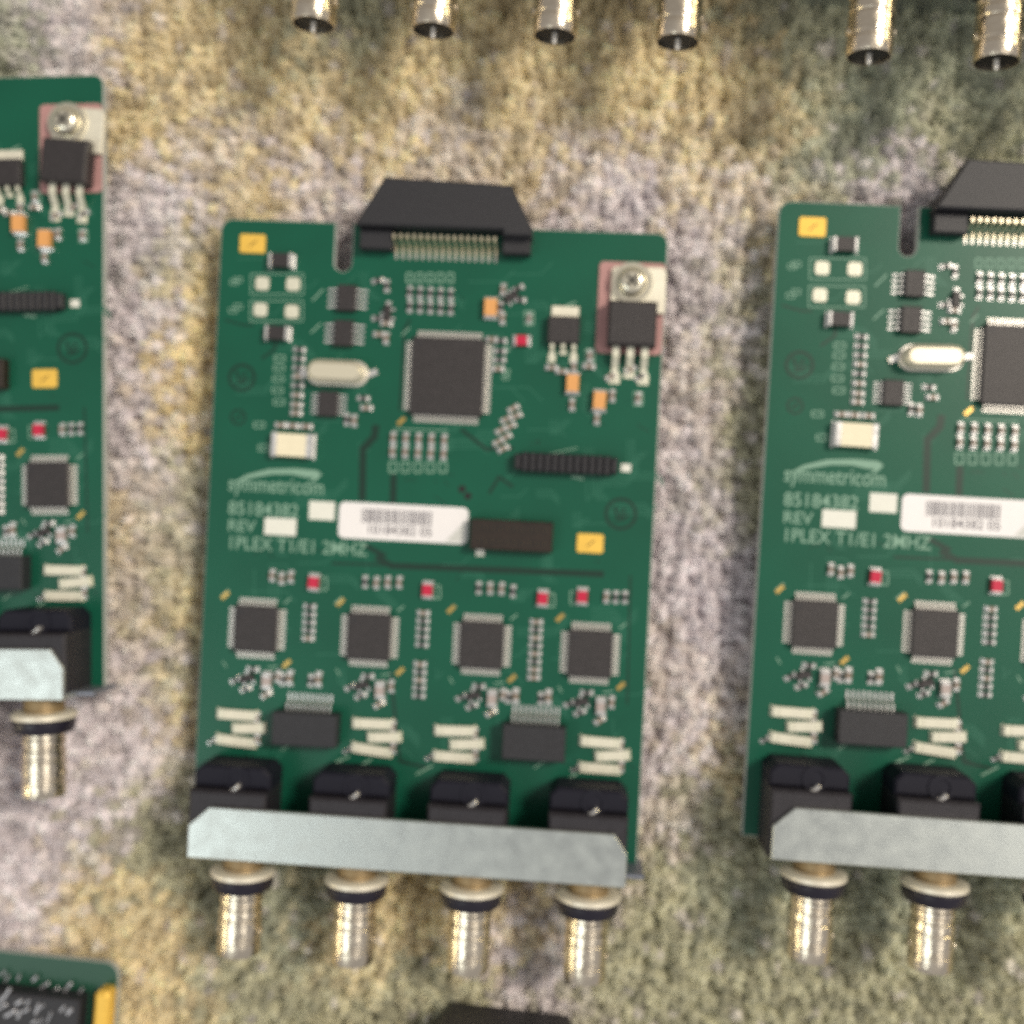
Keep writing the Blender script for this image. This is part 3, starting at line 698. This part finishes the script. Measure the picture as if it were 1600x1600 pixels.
for i in range(4):
    x_ = ax0+pitch*i
    hc = (L(hu[i][0], hu[i][2], 9).x+L(hu[i][1] if i else 427, hu[i][2], 9).x)/2
    s = bp('coaxial_socket', hm, (hc, 0, 0))
    dx = x_-hc
    bp('housing_collar', rc, (1.0, yr-2.4, 0), parent=s)
    bp('solder_tail', tp, (0.9, yr-4.2, 0), parent=s)
    y0 = yb-3.4
    for nm, me_ in (('threaded_neck', nk), ('brass_washer', wm), ('insulating_ring', rm), ('barrel', bm_), ('inner_face', im), ('centre_pin', ip)):
        bp(nm, me_, (dx, y0, ZC), parent=s)
bpy.data.objects.remove(B0)

# ------------------------------------------------------------------ neighbouring boards
GRP = 'green circuit boards laid in rows on the carpet'
def rotv(v, a): return Vector((math.cos(a)*v.x-math.sin(a)*v.y, math.sin(a)*v.x+math.cos(a)*v.y, 0))
def place(o, local, u, v, z, rz):
    """stand a board so that its point `local` (board mm) is seen at photo pixel (u, v) on plane z"""
    p = P(u, v, z)-rotv(local, rz); o.location = (p.x*MM, p.y*MM, 0); o.rotation_euler = (0, 0, rz)
def label(o, s): o['label'] = s; o['category'] = 'circuit board'; o['group'] = GRP
right = dup(board); place(right, Vector((0, -1, 0)), 1217, 321, TB, D(-3.35))
label(right, 'green circuit board on the right with pale gold crystal can, cut by the photo edge')
left = dup(board); place(left, Vector((W, -2, 0)), 162, 131, TB, D(0.1))
label(left, 'green circuit board on the left with only its right strip in view')
for k in kids(right):
    if k.name.startswith('crystal_can'):
        p = L(552, 572, 0); k.location.x = 0; 
        q = rotv(P(1462, 556, TB+3.5)-Vector((right.location.x/MM, right.location.y/MM, 0)), -right.rotation_euler[2])
        k.location = (q.x*MM, q.y*MM, TB*MM); k.rotation_euler[2] = math.pi+0.03
for k in kids(left):
    if k.name.startswith('power_transistor'): k.rotation_euler[2] = D(-5)
small = ('hairline_traces', 'fine_traces', 'chip_capacitor', 'chip_resistor', 'large_capacitor', 'small_transistor', 'ceramic_resistor', 'gold_mark', 'etched_mark', 'pour_channel', 'silkscreen_outlines', 'silkscreen_text', 'silkscreen_logo',
         'barcode_label', 'blank_patch', 'drill_hole', 'solder_pad', 'diode', 'indicator_lamp', 'tantalum_capacitor', 'fuse', 'square_chip', 'processor_chip', 'driver_chip', 'clock_chip',
         'line_transformer', 'voltage_regulator', 'heat_pad', 'power_transistor', 'screw', 'crystal_can', 'ribbed_socket', 'pin_socket', 'gold_pad')
below = dup(board, None, small); place(below, Vector((q0 := L(601, 276, 6)).to_tuple()), 690, 1604, TB+6, D(-3.2))
label(below, 'circuit board below the middle one, showing only the top of its black edge connector')
# the row above: boards propped on deeper face plates so their sockets stand higher
def upper(u, v, lab, rz):
    o = dup(board, None, small+('edge_connector',))
    tip = Vector((ax0, yb-3.4-16.9, 0))
    place(o, tip, u, v, TB+ZC+10+1.5, rz); o.rotation_euler[0] = 0
    o.location.z = 10*MM
    m = MB(); m.box(((xa+xb)/2, yb+0.5, -TB-5.5), (xb-xa, 0.98, 16), 0)
    bp_ = ob('face_plate', m.data('deep_face_plate', ['plate_steel']), o, (0, 0, TB))
    m = MB()
    for x_ in (6, W-6): m.cyl((x_, -6, -TB-12), 2.4, 12+TB-BT, 0, 6)
    ob('standoff', m.data('standoff', ['nickel']), o, (0, 0, TB))
    label(o, lab); return o
upper(487, 34, 'board above the middle one, only its four metal socket ends in view', D(-4.2))
upper(1361, 84, 'board at the top right corner, only its two leftmost metal socket ends in view', D(-4.0))

# the different board in the bottom left corner
c0 = P(186, 1506, 5.0)
o = thing('circuit_board', 'dark green board corner at bottom left with silver pins and a gold upright strip', 'circuit board', (c0.x, c0.y, 0), D(-4.5), GRP)
LW, LH = 60, 70
ol = [(-LW, 0)]+arc(-3.0, -3.0, 3.0, 90, 0)+[(0, -LH), (-LW, -LH)]
mat('soldermask_dark', (0.012, 0.072, 0.042), 0.42, noise=0.12, nscale=45)
ob('laminate_sheet', MB().prism(ol, 3.4, 5.0, 0, 1, bev=0.07).data('laminate_sheet', ['soldermask_dark', 'laminate']), o)
m = MB(); m.prism([(-2.6, -4.6), (-0.8, -4.6), (-0.1, -5.5), (-0.1, -40), (-3.4, -40), (-3.4, -5.5)], 5.0, 8.6, 0, 0, bev=0.7)
ob('gold_strip', m.data('gold_strip', ['gold_flat']), o)
m = MB(); m.box((-26, -22.5, 7.2), (40, 32, 4.2), 0, 0, 0.4); sk = ob('ribbed_module', m.data('ribbed_module', ['moulded_black']), o)
pn = MB().box((0, 0, 0), (0.55, 2.2, 0.5), 0, 0, 0.12).data('pin', ['pin_grey'])
for i in range(20):
    for j in range(3):
        if random.random() < 0.85: ob('pin', pn, sk, (-44+i*1.9+random.uniform(-.7, .7), -4.8-j*2.6-(i > 14)*1.5+random.uniform(-.8, .8), 6.0 if j == 0 else 9.5), random.uniform(-1.1, -0.2), (random.uniform(0.6, 1.5), random.uniform(0.6, 1.4), 1))
